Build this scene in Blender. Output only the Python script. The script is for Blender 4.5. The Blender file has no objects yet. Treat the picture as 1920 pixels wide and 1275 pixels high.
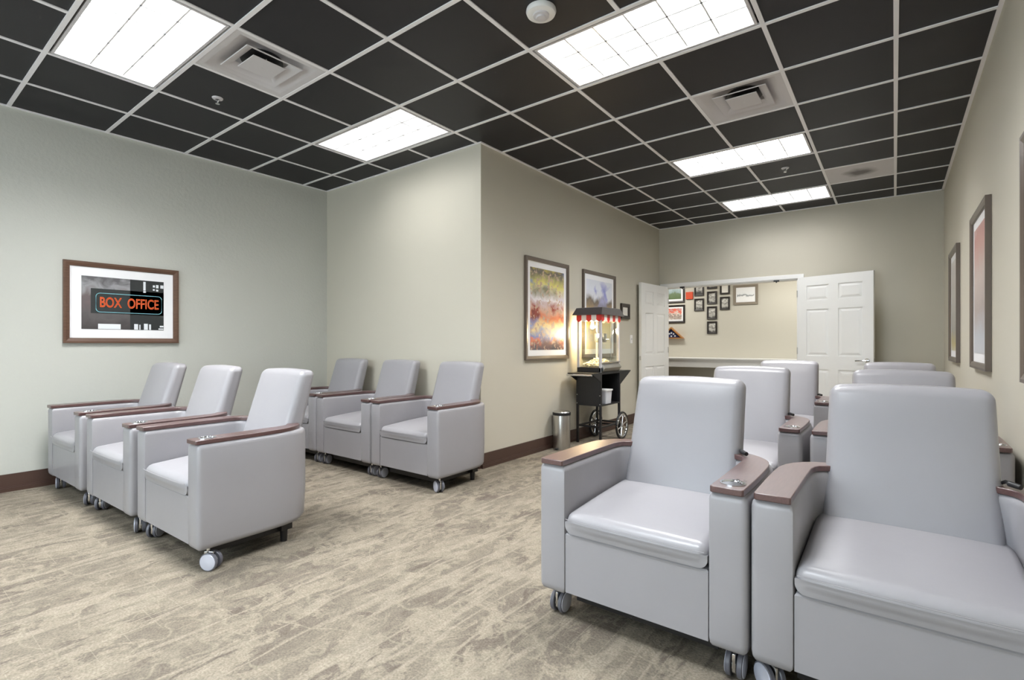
import bpy, bmesh, math, random
from mathutils import Vector, Matrix, noise
S = bpy.context.scene
C = S.collection
PI = math.pi
rad = math.radians
random.seed(4)

# ---------------------------------------------------------------- camera
HEYE = 1.15
ZC = 3.008                      # ceiling height
cam_d = bpy.data.cameras.new('camera'); cam = bpy.data.objects.new('camera', cam_d); C.objects.link(cam)
cam.location = (0, 0, HEYE); cam.rotation_euler = (rad(90), 0, rad(37.194))
cam_d.sensor_width = 36.0; cam_d.lens = 944.81 * 36 / 1920; cam_d.shift_y = 7.5 / 1920; cam_d.clip_start = 0.02
S.camera = cam
# ---------------------------------------------------------------- world, exposure
W = bpy.data.worlds.new('world'); S.world = W; W.use_nodes = True
W.node_tree.nodes['Background'].inputs[0].default_value = (0.8, 0.85, 0.9, 1)
W.node_tree.nodes['Background'].inputs[1].default_value = 0.05
S.view_settings.view_transform = 'Standard'; S.view_settings.look = 'None'
S.view_settings.gamma = 1.0; S.view_settings.use_curve_mapping = False
S.view_settings.exposure = 0.13
S.cycles.max_bounces = 10; S.cycles.diffuse_bounces = 6; S.cycles.transparent_max_bounces = 12
S.cycles.caustics_reflective = False; S.cycles.caustics_refractive = False
S.cycles.use_denoising = True
S.cycles.sample_clamp_indirect = 6.0
LAMP_W = 66.0                   # power of one ceiling troffer
WINDOW_FILL = 215.0                # power of the fill light outside the added, unseen window
COOL = (0.88, 0.94, 1.0); NEUTRAL = (0.985, 0.99, 1.0)

# ---------------------------------------------------------------- materials
def srgb(r, g, b):
    f = lambda c: (c / 255 / 12.92) if c / 255 <= .04045 else ((c / 255 + .055) / 1.055) ** 2.4
    return (f(r), f(g), f(b), 1.0)
def mat(name, col, rough=.5, metal=0., spec=.5, coat=0., bump=None, emis=None, var=None):
    m = bpy.data.materials.new(name); m.use_nodes = True
    nt = m.node_tree; b = nt.nodes['Principled BSDF']
    b.inputs['Base Color'].default_value = col; b.inputs['Roughness'].default_value = rough
    b.inputs['Metallic'].default_value = metal; b.inputs['Specular IOR Level'].default_value = spec
    b.inputs['Coat Weight'].default_value = coat; b.inputs['Coat Roughness'].default_value = .25
    tc = nt.nodes.new('ShaderNodeTexCoord')
    if bump:
        sc, st, dist = bump
        n = nt.nodes.new('ShaderNodeTexNoise'); n.inputs['Scale'].default_value = sc; n.inputs['Detail'].default_value = 4
        nt.links.new(tc.outputs['Object'], n.inputs['Vector'])
        bp = nt.nodes.new('ShaderNodeBump'); bp.inputs['Strength'].default_value = st; bp.inputs['Distance'].default_value = dist
        nt.links.new(n.outputs['Fac'], bp.inputs['Height']); nt.links.new(bp.outputs['Normal'], b.inputs['Normal'])
    if var:
        sc, col2, vec = var
        mp = nt.nodes.new('ShaderNodeMapping'); mp.inputs['Scale'].default_value = vec
        n = nt.nodes.new('ShaderNodeTexNoise'); n.inputs['Scale'].default_value = sc; n.inputs['Detail'].default_value = 5
        nt.links.new(tc.outputs['Object'], mp.inputs['Vector']); nt.links.new(mp.outputs['Vector'], n.inputs['Vector'])
        r = nt.nodes.new('ShaderNodeValToRGB'); r.color_ramp.elements[0].position = .35; r.color_ramp.elements[1].position = .65
        r.color_ramp.elements[0].color = col; r.color_ramp.elements[1].color = col2
        nt.links.new(n.outputs['Fac'], r.inputs['Fac']); nt.links.new(r.outputs['Color'], b.inputs['Base Color'])
    if emis:
        b.inputs['Emission Color'].default_value = emis[0]; b.inputs['Emission Strength'].default_value = emis[1]
    return m
M = {}
M['wall'] = mat('wall paint', srgb(192, 193, 185), .62, spec=.3, bump=(38, .22, .012))
M['wall_smooth'] = mat('smooth wall paint', srgb(200, 195, 180), .6, spec=.3, bump=(60, .08, .006))
M['hall'] = mat('tan corridor paint', srgb(203, 199, 187), .7, spec=.3)
M['tile'] = mat('black ceiling tile', srgb(33, 32, 36), .5, spec=.35, bump=(220, .1, .002))
M['grid'] = mat('white ceiling grid', srgb(240, 238, 240), .4)
M['lightgrey'] = mat('pale grey enamel', srgb(205, 202, 204), .4)
M['reflector'] = mat('white louver enamel', srgb(236, 236, 236), .25)
M['vinyl'] = mat('grey vinyl', srgb(151, 149, 152), .34, spec=.5, bump=(9, .06, .02), var=(2.0, srgb(147, 145, 148), (1, 1, 1)))
M['vinyl_seat'] = mat('grey seat vinyl', srgb(148, 145, 144), .38, spec=.5, bump=(7, .12, .02))
M['cap'] = mat('dark walnut laminate', srgb(74, 48, 46), .34, spec=.6, coat=.8, var=(14, srgb(88, 60, 57), (12, 1, 12)))
M['cap'].node_tree.nodes['Principled BSDF'].inputs['Coat Roughness'].default_value = .4
M['chrome'] = mat('chrome', (.75, .76, .78, 1), .12, 1.0)
M['steel'] = mat('brushed steel', (.6, .59, .57, 1), .28, 1.0)
M['caster'] = mat('silver caster plastic', srgb(205, 208, 222), .3, .3)
M['tread'] = mat('grey wheel tread', srgb(96, 96, 104), .4)
M['rubber'] = mat('black rubber', srgb(24, 24, 26), .5)
M['black'] = mat('black powder coat', srgb(30, 29, 31), .38)
M['darkroof'] = mat('charcoal enamel', srgb(60, 56, 58), .3, coat=.3)
M['base'] = mat('dark brown baseboard', srgb(72, 52, 44), .4, coat=.2)
M['white'] = mat('white door paint', srgb(238, 238, 236), .38)
M['whitetrim'] = mat('white trim paint', srgb(236, 235, 233), .4)
M['frame_brown'] = mat('brown picture frame wood', srgb(98, 72, 56), .4, var=(6, srgb(84, 60, 46), (1, 20, 20)))
M['frame_dark'] = mat('dark bronze picture frame', srgb(92, 80, 70), .35, coat=.3)
M['frame_black'] = mat('black picture frame', srgb(38, 32, 30), .4)
M['frame_grey'] = mat('grey wood picture frame', srgb(138, 128, 114), .5)
M['matboard'] = mat('white mat board', srgb(244, 244, 246), .6)
M['orange'] = mat('orange ink', srgb(240, 106, 40), .5)
M['orange_deep'] = mat('deep orange ink', srgb(172, 58, 34), .5)
M['cyan'] = mat('pale cyan ink', srgb(140, 205, 215), .5)
M['inkdark'] = mat('charcoal ink', srgb(38, 42, 42), .5)
M['inkwhite'] = mat('white ink', srgb(232, 236, 240), .5)
M['red'] = mat('red enamel', srgb(205, 42, 36), .4)
M['valwhite'] = mat('white enamel', srgb(238, 232, 226), .4)
M['popcorn'] = mat('popcorn', srgb(252, 240, 205), .8)
M['tub'] = mat('translucent white plastic', srgb(214, 216, 222), .3)
M['bulb'] = mat('warm bulb', (1, .85, .6, 1), .4, emis=((1, .72, .38, 1), 14))
M['orangebox'] = mat('orange canvas', srgb(206, 74, 36), .6)
M['wood'] = mat('oak case', srgb(170, 116, 60), .4, coat=.3)
M['navy'] = mat('navy star cloth', srgb(34, 38, 78), .8)
def glass_mat():
    m = bpy.data.materials.new('clear pane'); m.use_nodes = True; nt = m.node_tree; nt.nodes.clear()
    o = nt.nodes.new('ShaderNodeOutputMaterial'); mx = nt.nodes.new('ShaderNodeMixShader')
    t = nt.nodes.new('ShaderNodeBsdfTransparent'); g = nt.nodes.new('ShaderNodeBsdfGlossy')
    t.inputs[0].default_value = (.96, .98, .97, 1); g.inputs['Roughness'].default_value = .03
    lw = nt.nodes.new('ShaderNodeLayerWeight'); lw.inputs[0].default_value = .5
    pw = nt.nodes.new('ShaderNodeMath'); pw.operation = 'POWER'; pw.inputs[1].default_value = 4.; nt.links.new(lw.outputs['Facing'], pw.inputs[0])
    f = nt.nodes.new('ShaderNodeMath'); f.operation = 'MULTIPLY_ADD'; f.inputs[1].default_value = .6; f.inputs[2].default_value = .05; nt.links.new(pw.outputs[0], f.inputs[0])
    nt.links.new(f.outputs[0], mx.inputs[0]); nt.links.new(t.outputs[0], mx.inputs[1]); nt.links.new(g.outputs[0], mx.inputs[2])
    nt.links.new(mx.outputs[0], o.inputs[0]); return m
M['glass'] = glass_mat()

def carpet_mat():
    m = bpy.data.materials.new('patterned carpet'); m.use_nodes = True; nt = m.node_tree; b = nt.nodes['Principled BSDF']
    b.inputs['Roughness'].default_value = .95; b.inputs['Specular IOR Level'].default_value = .1
    N = nt.nodes.new; L = nt.links.new
    tc = N('ShaderNodeTexCoord')
    def noise_n(scale, vec, rot=0, detail=5, dist=0, rough=.55):
        mp = N('ShaderNodeMapping'); mp.inputs['Scale'].default_value = vec; mp.inputs['Rotation'].default_value = (0, 0, rot)
        n = N('ShaderNodeTexNoise'); n.inputs['Scale'].default_value = scale; n.inputs['Detail'].default_value = detail
        n.inputs['Distortion'].default_value = dist; n.inputs['Roughness'].default_value = rough
        L(tc.outputs['Object'], mp.inputs['Vector']); L(mp.outputs['Vector'], n.inputs['Vector']); return n.outputs['Fac']
    def ramp(src, stops, interp='LINEAR'):
        r = N('ShaderNodeValToRGB'); r.color_ramp.interpolation = interp
        e = r.color_ramp.elements
        while len(e) < len(stops): e.new(.5)
        for k, (p, c) in enumerate(stops): e[k].position = p; e[k].color = c
        L(src, r.inputs['Fac']); return r.outputs['Color']
    def mix(f, a, c):
        x = N('ShaderNodeMix'); x.data_type = 'RGBA'
        for s, v in ((x.inputs[0], f), (x.inputs[6], a), (x.inputs[7], c)):
            if isinstance(v, (float, tuple)): s.default_value = v
            else: L(v, s)
        return x.outputs[2]
    k0, k1 = (0, 0, 0, 1), (1, 1, 1, 1)
    # broad patches, then fuzzy leaf blotches and pale twigs running along the room
    base = ramp(noise_n(1.3, (1.5, .8, 1), .35, 6, .4, .65), [(.36, srgb(106, 97, 87)), (.5, srgb(116, 108, 96)), (.66, srgb(127, 118, 104))])
    leaf = ramp(noise_n(4.6, (1.35, .8, 1), .45, 9, 1.0, .74), [(.48, k0), (.53, k1)])
    c1 = mix(leaf, base, srgb(138, 129, 114))
    dark = ramp(noise_n(4.4, (1.6, .75, 1), .3, 9, .8, .72), [(.56, k0), (.62, (.8, .8, .8, 1))])
    c2 = mix(dark, c1, srgb(97, 89, 80))
    def lines(scale, vec, rot, w, dist=.5, top=.8):
        n = noise_n(scale, vec, rot, 3, dist)
        s = N('ShaderNodeMath'); s.operation = 'SUBTRACT'; s.inputs[1].default_value = .5; L(n, s.inputs[0])
        a = N('ShaderNodeMath'); a.operation = 'ABSOLUTE'; L(s.outputs[0], a.inputs[0])
        return ramp(a.outputs[0], [(w * .4, (top, top, top, 1)), (w, k0)])
    gr = ramp(noise_n(2.6, (1.3, .8, 1), .2, 7, .5, .7), [(.50, k0), (.58, (.6, .6, .6, 1))])
    c2 = mix(gr, c2, srgb(124, 116, 103))
    c3 = mix(lines(1.8, (2.6, .30, 1), .35, .026, .15), c2, srgb(144, 135, 120))
    c4 = mix(lines(1.5, (1.0, 1.6, 1), .5, .010, .2, .6), c3, srgb(142, 134, 118))
    bk = N('ShaderNodeTexBrick'); bk.offset = 0; bk.inputs['Scale'].default_value = 1; bk.inputs['Brick Width'].default_value = .11; bk.inputs['Row Height'].default_value = .11
    bk.inputs['Mortar Size'].default_value = .0016; bk.inputs['Color1'].default_value = k0; bk.inputs['Color2'].default_value = k0; bk.inputs['Mortar'].default_value = (.45, .45, .45, 1)
    L(tc.outputs['Object'], bk.inputs['Vector'])
    hm = N('ShaderNodeMath'); hm.operation = 'MULTIPLY'; L(bk.outputs['Color'], hm.inputs[0]); L(ramp(noise_n(1.9, (1, 1, 1), 0, 3), [(.50, k0), (.56, k1)]), hm.inputs[1])
    c4 = mix(hm.outputs[0], c4, srgb(150, 142, 126))
    br = ramp(noise_n(22, (1.2, .8, 1), .3, 4, .3, .7), [(.35, (.86, .86, .86, 1)), (.65, (1.1, 1.1, 1.1, 1))])
    m0 = N('ShaderNodeMix'); m0.data_type = 'RGBA'; m0.blend_type = 'MULTIPLY'; m0.inputs[0].default_value = 1.
    L(c4, m0.inputs[6]); L(br, m0.inputs[7]); c5 = m0.outputs[2]
    # fine loop weave
    w = noise_n(120, (1, 1, 1), 0, 2)
    wv = ramp(w, [(.35, (.72, .72, .72, 1)), (.65, (1.12, 1.12, 1.12, 1))])
    mul = N('ShaderNodeMix'); mul.data_type = 'RGBA'; mul.blend_type = 'MULTIPLY'; mul.inputs[0].default_value = .8
    L(c5, mul.inputs[6]); L(wv, mul.inputs[7])
    L(mul.outputs[2], b.inputs['Base Color'])
    bp = N('ShaderNodeBump'); bp.inputs['Strength'].default_value = .35; bp.inputs['Distance'].default_value = .006
    L(w, bp.inputs['Height']); L(bp.outputs['Normal'], b.inputs['Normal'])
    return m
M['carpet'] = carpet_mat()

def art_mat(name, stops, scale=6, dist=.25, alt=None, seed=0., size=1., speck=None):
    """printed picture: colour bands over its height, broken up by noise"""
    m = bpy.data.materials.new(name); m.use_nodes = True; nt = m.node_tree; b = nt.nodes['Principled BSDF']
    b.inputs['Roughness'].default_value = .35; N = nt.nodes.new; L = nt.links.new
    tc = N('ShaderNodeTexCoord'); mp = N('ShaderNodeMapping'); mp.inputs['Location'].default_value = (seed, seed * 2, seed * .7)
    L(tc.outputs['Object'], mp.inputs['Vector'])
    n = N('ShaderNodeTexNoise'); n.inputs['Scale'].default_value = scale / size; n.inputs['Detail'].default_value = 6; n.inputs['Distortion'].default_value = 1.0
    L(mp.outputs['Vector'], n.inputs['Vector'])
    sp = N('ShaderNodeSeparateXYZ'); L(tc.outputs['Object'], sp.inputs[0])
    z = N('ShaderNodeMath'); z.operation = 'MULTIPLY_ADD'; z.inputs[1].default_value = 1. / size; z.inputs[2].default_value = .5; L(sp.outputs['Z'], z.inputs[0])
    d = N('ShaderNodeMath'); d.operation = 'MULTIPLY_ADD'; d.inputs[1].default_value = dist * 2; d.inputs[2].default_value = -dist; L(n.outputs['Fac'], d.inputs[0])
    a = N('ShaderNodeMath'); L(z.outputs[0], a.inputs[0]); L(d.outputs[0], a.inputs[1])
    def rmp(src, st):
        r = N('ShaderNodeValToRGB'); e = r.color_ramp.elements
        while len(e) < len(st): e.new(.5)
        for k, (p, c) in enumerate(st): e[k].position = p; e[k].color = c
        L(src, r.inputs['Fac']); return r.outputs['Color']
    out = rmp(a.outputs[0], stops)
    if alt:
        n2 = N('ShaderNodeTexNoise'); n2.inputs['Scale'].default_value = scale * .55 / size; n2.inputs['Detail'].default_value = 4; L(mp.outputs['Vector'], n2.inputs['Vector'])
        f = rmp(n2.outputs['Fac'], [(.48, (0, 0, 0, 1)), (.56, (1, 1, 1, 1))])
        o2 = rmp(a.outputs[0], alt)
        x = N('ShaderNodeMix'); x.data_type = 'RGBA'; L(f, x.inputs[0]); L(out, x.inputs[6]); L(o2, x.inputs[7]); out = x.outputs[2]
    if speck:
        n3 = N('ShaderNodeTexNoise'); n3.inputs['Scale'].default_value = scale * 4 / size; n3.inputs['Detail'].default_value = 3; L(mp.outputs['Vector'], n3.inputs['Vector'])
        f = rmp(n3.outputs['Fac'], [(.56, (0, 0, 0, 1)), (.62, (1, 1, 1, 1))])
        x = N('ShaderNodeMix'); x.data_type = 'RGBA'; L(f, x.inputs[0]); L(out, x.inputs[6]); x.inputs[7].default_value = speck; out = x.outputs[2]
    L(out, b.inputs['Base Color']); return m

# ---------------------------------------------------------------- object helpers
def obj(name, bm, m, parent=None, smooth=False, loc=None):
    me = bpy.data.meshes.new(name); bmesh.ops.recalc_face_normals(bm, faces=bm.faces); bm.to_mesh(me); bm.free()
    for x in (m if isinstance(m, (list, tuple)) else [m]): me.materials.append(x)
    if smooth:
        for p in me.polygons: p.use_smooth = True
        if smooth != 'all':
            me.set_sharp_from_angle(angle=rad(smooth if not isinstance(smooth, bool) else 40))
    o = bpy.data.objects.new(name, me); C.objects.link(o); o.parent = parent
    if loc: o.location = loc
    return o
def tag(o, label, cat, group=None, kind=None):
    o['label'] = label; o['category'] = cat
    if group: o['group'] = group
    if kind: o['kind'] = kind
    return o
def thing(name, label, cat, loc=(0, 0, 0), rz=0., group=None):
    o = bpy.data.objects.new(name, None); C.objects.link(o); o.location = loc; o.rotation_euler = (0, 0, rz); o.empty_display_size = .1
    return tag(o, label, cat, group)
def struct(name, bm, m, **k):
    o = obj(name, bm, m, **k); o['kind'] = 'structure'; return o
def BM(): return bmesh.new()
def box(bm, x0, x1, y0, y1, z0, z1, mi=0, bev=0.):
    r = bmesh.ops.create_cube(bm, size=1)
    for v in r['verts']:
        v.co = Vector(((x0 + x1) / 2 + v.co.x * (x1 - x0), (y0 + y1) / 2 + v.co.y * (y1 - y0), (z0 + z1) / 2 + v.co.z * (z1 - z0)))
    fs = set(f for v in r['verts'] for f in v.link_faces)
    for f in fs: f.material_index = mi
    if bev:
        es = list(set(e for v in r['verts'] for e in v.link_edges))
        bmesh.ops.bevel(bm, geom=es, offset=bev, segments=2, affect='EDGES', profile=.5)
def quad(bm, pts, mi=0):
    f = bm.faces.new([bm.verts.new(p) for p in pts]); f.material_index = mi; return f
def cyl(bm, p0, p1, r, r2=None, seg=20, mi=0, caps=True):
    p0, p1 = Vector(p0), Vector(p1); d = p1 - p0
    q = bmesh.ops.create_cone(bm, cap_ends=caps, segments=seg, radius1=r, radius2=r if r2 is None else r2, depth=d.length)
    mtx = Matrix.Translation((p0 + p1) / 2) @ d.to_track_quat('Z', 'Y').to_matrix().to_4x4()
    bmesh.ops.transform(bm, matrix=mtx, verts=q['verts'])
    for f in set(f for v in q['verts'] for f in v.link_faces): f.material_index = mi
def lathe(bm, prof, c=(0, 0, 0), seg=32, mi=0, axis='Z'):
    rings = []
    for (r, z) in prof:
        ring = []
        for k in range(seg):
            a = 2 * PI * k / seg
            p = (r * math.cos(a), r * math.sin(a), z)
            if axis == 'X': p = (z, r * math.cos(a), r * math.sin(a))
            ring.append(bm.verts.new(Vector(c) + Vector(p)))
        rings.append(ring)
    for a, b in zip(rings, rings[1:]):
        for k in range(seg):
            f = bm.faces.new((a[k], a[(k + 1) % seg], b[(k + 1) % seg], b[k])); f.material_index = mi
    for ring, r in ((rings[0], prof[0][0]), (rings[-1], prof[-1][0])):
        if r > 1e-5:
            try: bm.faces.new(ring).material_index = mi
            except ValueError: pass
def arc(cx, cy, r, a0, a1, n=6):
    return [(cx + r * math.cos(rad(a0 + (a1 - a0) * k / n)), cy + r * math.sin(rad(a0 + (a1 - a0) * k / n))) for k in range(n + 1)]
def normals2(pts):
    n = len(pts); out = []
    for i in range(n):
        a, b, c = Vector(pts[i - 1]), Vector(pts[i]), Vector(pts[(i + 1) % n])
        d1 = (b - a).normalized(); d2 = (c - b).normalized()
        n1 = Vector((d1.y, -d1.x)); n2 = Vector((d2.y, -d2.x)); m = (n1 + n2).normalized()
        out.append(m / max(.5, m.dot(n1)))
    return out
def loft(bm, pts, rings, shift=None, mi=0):
    """stack an outline (counter-clockwise) at heights z with an inset"""
    ns = normals2(pts); R = []
    for (z, ins) in rings:
        ring = []
        for p, nn in zip(pts, ns):
            x, y = p[0] - nn.x * ins, p[1] - nn.y * ins
            if shift: x, y = shift(x, y, z)
            ring.append(bm.verts.new((x, y, z)))
        R.append(ring)
    n = len(pts)
    for a, b in zip(R, R[1:]):
        for k in range(n): bm.faces.new((a[k], a[(k + 1) % n], b[(k + 1) % n], b[k])).material_index = mi
    bm.faces.new(R[0][::-1]).material_index = mi; bm.faces.new(R[-1]).material_index = mi
def rbox(bm, sx, sy, sz, r, fn=None, nin=8):
    """rounded box with half sizes; fn(p) bends each point afterwards"""
    def nodes(s):
        t = [1 - math.tan(rad(45 * (1 - k / 4))) for k in range(4)]
        lo = [-s + r * x for x in t]
        lo = [-s + r * (k / 4) for k in range(4)]
        mid = [-(s - r) + 2 * (s - r) * k / nin for k in range(nin + 1)]
        return lo + mid + [-x for x in lo[::-1]]
    X, Y, Z = nodes(sx), nodes(sy), nodes(sz)
    cache = {}
    def V(q):
        key = tuple(round(c, 6) for c in q)
        if key in cache: return cache[key]
        inn = Vector((max(-(sx - r), min(sx - r, q[0])), max(-(sy - r), min(sy - r, q[1])), max(-(sz - r), min(sz - r, q[2]))))
        d = Vector(q) - inn
        if d.length > 1e-9:
            # warp the cube layer so that rounded angles are even
            d = Vector([math.tan(c / r * PI / 4) for c in d]).normalized() * r
        p = inn + d
        if fn: p = fn(p)
        cache[key] = bm.verts.new(p); return cache[key]
    for A, B, mk in ((X, Y, lambda a, b, s: (a, b, s * sz)), (X, Z, lambda a, b, s: (a, s * sy, b)), (Y, Z, lambda a, b, s: (s * sx, a, b))):
        for s in (-1, 1):
            for i in range(len(A) - 1):
                for j in range(len(B) - 1):
                    vs = [V(mk(A[i], B[j], s)), V(mk(A[i + 1], B[j], s)), V(mk(A[i + 1], B[j + 1], s)), V(mk(A[i], B[j + 1], s))]
                    if len(set(vs)) > 2:
                        try: bm.faces.new(list(dict.fromkeys(vs)))
                        except ValueError: pass
def tube(bm, pts, r, seg=8, closed=False):
    pts = [Vector(p) for p in pts]; n = len(pts); rings = []
    for i, p in enumerate(pts):
        a = pts[i - 1] if (i or closed) else p; b = pts[(i + 1) % n] if (i < n - 1 or closed) else p
        t = (b - a).normalized(); q = t.to_track_quat('Z', 'Y')
        rings.append([bm.verts.new(p + q @ Vector((r * math.cos(2 * PI * k / seg), r * math.sin(2 * PI * k / seg), 0))) for k in range(seg)])
    rr = list(zip(rings, rings[1:])) + ([(rings[-1], rings[0])] if closed else [])
    for a, b in rr:
        for k in range(seg): bm.faces.new((a[k], a[(k + 1) % seg], b[(k + 1) % seg], b[k]))
    if not closed: bm.faces.new(rings[0][::-1]); bm.faces.new(rings[-1])

# ================================================================ THE ROOM
XL, XI, XR = -5.51, -3.04, .474          # left wall, inner (cart) wall, right wall
YA, YB, YR = 3.53, 7.95, -3.4            # alcove wall, back wall, wall behind the camera
XH0, XH1, YH = -5.2, 1.6, 9.85           # corridor beyond the doors
GX = [-.6155 * k + .008 for k in range(0, 9)]
GY = [.7555 + .6145 * k for k in range(-6, 12)]

def build_added_window():
    # unseen wide window, added behind the camera to light the chair fronts
    f = BM()
    for (x0, x1, z0, z1) in ((WX0, WX1, WZ0, WZ0 + .05), (WX0, WX1, WZ1 - .05, WZ1), (WX0, WX0 + .05, WZ0, WZ1), (WX1 - .05, WX1, WZ0, WZ1), (-3.33, -3.28, WZ0, WZ1), (-1.72, -1.67, WZ0, WZ1)):
        box(f, x0, x1, YR - .09, YR - .03, z0, z1)
    w = struct('added_window_1', f, M['whitetrim'])
    for x0, x1 in ((WX0 + .05, -3.33), (-3.28, -1.72), (-1.67, WX1 - .05)):
        f = BM(); box(f, x0, x1, YR - .064, YR - .058, WZ0 + .05, WZ1 - .05); obj('pane', f, M['glass'], w)
    ld = bpy.data.lights.new('window_fill', 'AREA'); ld.shape = 'RECTANGLE'; ld.size = WX1 - WX0; ld.size_y = WZ1 - WZ0; ld.energy = WINDOW_FILL; ld.color = (.80, .90, 1.0)
    lo = bpy.data.objects.new('window_fill', ld); C.objects.link(lo); lo.location = ((WX0 + WX1) / 2, YR - .3, (WZ0 + WZ1) / 2); lo.rotation_euler = (rad(90), 0, 0)
b = BM(); box(b, XL - .1, XR + .1, YR - .1, YB + .0, -.1, 0); box(b, XH0, XH1, YB, YH, -.1, 0)
struct('floor', b, M['carpet'])
b = BM(); box(b, XL - .12, XL, YR, YA, 0, ZC + .2); struct('wall_left', b, M['wall'])
b = BM(); box(b, XL - .12, XI - .12, YA, YA + .12, 0, ZC + .2); 
struct('wall_alcove', b, M['wall_smooth'])
b = BM(); box(b, XI - .12, XI, YA, YB, 0, ZC + .2); struct('wall_inner', b, M['wall_smooth'])
b = BM(); box(b, XR, XR + .12, YR, YB, 0, ZC + .2); struct('wall_right', b, M['wall_smooth'])
WX0, WX1, WZ0, WZ1 = -4.9, -.1, .75, 2.45
b = BM(); box(b, XL, WX0, YR - .12, YR, 0, ZC + .2); box(b, WX1, XR, YR - .12, YR, 0, ZC + .2); box(b, WX0, WX1, YR - .12, YR, 0, WZ0); box(b, WX0, WX1, YR - .12, YR, WZ1, ZC + .2); struct('wall_rear', b, M['wall_smooth'])
build_added_window()
DX0, DX1, DZ = -2.95, -1.055, 2.06       # double door opening
b = BM(); box(b, XI, DX0, YB, YB + .13, 0, ZC + .2); box(b, DX1, XR, YB, YB + .13, 0, ZC + .2); box(b, DX0, DX1, YB, YB + .13, DZ, ZC + .2)
struct('wall_back', b, M['wall_smooth'])
b = BM(); box(b, XH0, XH1, YH, YH + .1, 0, 2.7); struct('wall_corridor', b, M['hall'])
b = BM(); box(b, XH0 - .1, XH0, YB + .13, YH, 0, 2.7); box(b, XH1, XH1 + .1, YB + .13, YH, 0, 2.7); struct('wall_corridor_end', b, M['hall'])
b = BM(); box(b, XH0, XH1, YB + .13, YH, 2.6, 2.7); struct('ceiling_corridor', b, M['whitetrim'])

# ceiling: tiles as separate faces, holes where fixtures sit, slab above
LIGHTS = [(5, 7, 6), (5, 7, 9), (1, 3, 9), (1, 3, 13), (1, 3, 16), (1, 3, 5), (5, 7, 2), (1, 3, 1)]   # x lines (from, to), y line
VENTS = [(5, 6, 7), (1, 2, 11)]; PANEL = (0, 1, 15)
xs = [XR] + GX + [XL]; ys = [YR] + GY + [YB]
holes = set()
for (a, c, j) in LIGHTS:
    for i in range(a, c): holes.add((i + 1, j + 1))
for (a, c, j) in VENTS + [PANEL]: holes.add((a + 1, j + 1))
b = BM()
for i in range(len(xs) - 1):
    for j in range(len(ys) - 1):
        if (i, j) in holes: continue
        x1, x0, y0, y1 = xs[i], xs[i + 1], ys[j], ys[j + 1]
        if x1 <= XI + .001 and y0 >= YA: continue
        if y1 > YA and x0 < XI:
            if x1 <= XI: y1 = min(y1, YA + .05)
            else:
                if y0 < YA: pass
                else: x0 = XI
        box(b, x0, x1, y0, y1, ZC, ZC + .014)
box(b, XL, XR, YR, YB, ZC + .17, ZC + .2)  # dark slab added out of view so gaps round the fixtures look black
struct('ceiling', b, M['tile'])
b = BM(); g = .0125; zt = ZC - .003
def runner(x0, x1, y0, y1): box(b, x0, x1, y0, y1, zt - .003, ZC + .012)
cover = [(GX[c], GX[a], GY[j], GY[j + 1]) for (a, c, j) in LIGHTS]
for x in GX:                                     # along the room
    y = YR; top = YB if x > XI else YA
    segs = []
    stops = sorted([(c[2], c[3]) for c in cover if c[0] + .1 < x < c[1] - .1])
    for (p, q) in stops: segs.append((y, p)); y = q
    segs.append((y, top))
    for (p, q) in segs: runner(x - g, x + g, p, q)
for y in GY:
    x0 = XL if y < YA else XI
    box(b, x0, XR, y - g, y + g, zt - .0036, ZC + .0115)
for (x0, x1, y0, y1) in ((XL, XL + .022, YR, YA), (XL, XI, YA - .022, YA), (XI, XI + .022, YA - .022, YB), (XI, XR, YB - .022, YB), (XR - .022, XR, YR, YB), (XL, XR, YR, YR + .022)):
    box(b, x0, x1, y0, y1, zt - .006, ZC + .01)
struct('trim_1', b, M['grid'])

# baseboards
def baseboard(name, p0, p1, nrm):
    bm_ = BM(); nx, ny = nrm
    def strip(z0, z1, t):
        x0, x1 = sorted((p0[0], p1[0])); y0, y1 = sorted((p0[1], p1[1]))
        if nx: box(bm_, *sorted((p0[0], p0[0] + nx * t)), y0, y1, z0, z1)
        else: box(bm_, x0, x1, *sorted((p0[1], p0[1] + ny * t)), z0, z1)
    strip(.035, .135, .012); strip(0, .03, .026); strip(.03, .04, .018)
    struct(name, bm_, M['base'])
baseboard('baseboard_left', (XL, YR), (XL, YA), (1, 0))
baseboard('baseboard_alcove', (XL, YA), (XI, YA), (0, -1))
baseboard('baseboard_inner', (XI, YA - .0), (XI, YB), (1, 0))
baseboard('baseboard_right', (XR, YR), (XR, YB), (-1, 0))
baseboard('baseboard_back', (DX1 + .07, YB), (XR, YB), (0, -1))
baseboard('baseboard_rear', (XL, YR), (XR, YR), (0, 1))

# door frame
b = BM()
box(b, DX0 - .065, DX1 + .065, YB - .018, YB, DZ - .005, DZ + .055, bev=.004)
box(b, DX0 - .065, DX0, YB - .018, YB, 0, DZ - .005); box(b, DX1, DX1 + .065, YB - .018, YB, 0, DZ - .005)
box(b, DX0, DX0 + .02, YB - .005, YB + .135, 0, DZ - .0); box(b, DX1 - .02, DX1, YB - .005, YB + .135, 0, DZ)
box(b, DX0, DX1, YB - .005, YB + .135, DZ - .02, DZ)
tr = struct('trim_2', b, M['whitetrim'])
for x in (-2.66, -1.33):
    c = BM(); box(c, x - .035, x + .035, YB - .024, YB - .0, DZ - .03, DZ - .008, bev=.003); cyl(c, (x, YB - .012, DZ - .045), (x, YB - .012, DZ - .03), .009)
    obj('roller_catch', c, M['black'], tr)

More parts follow.
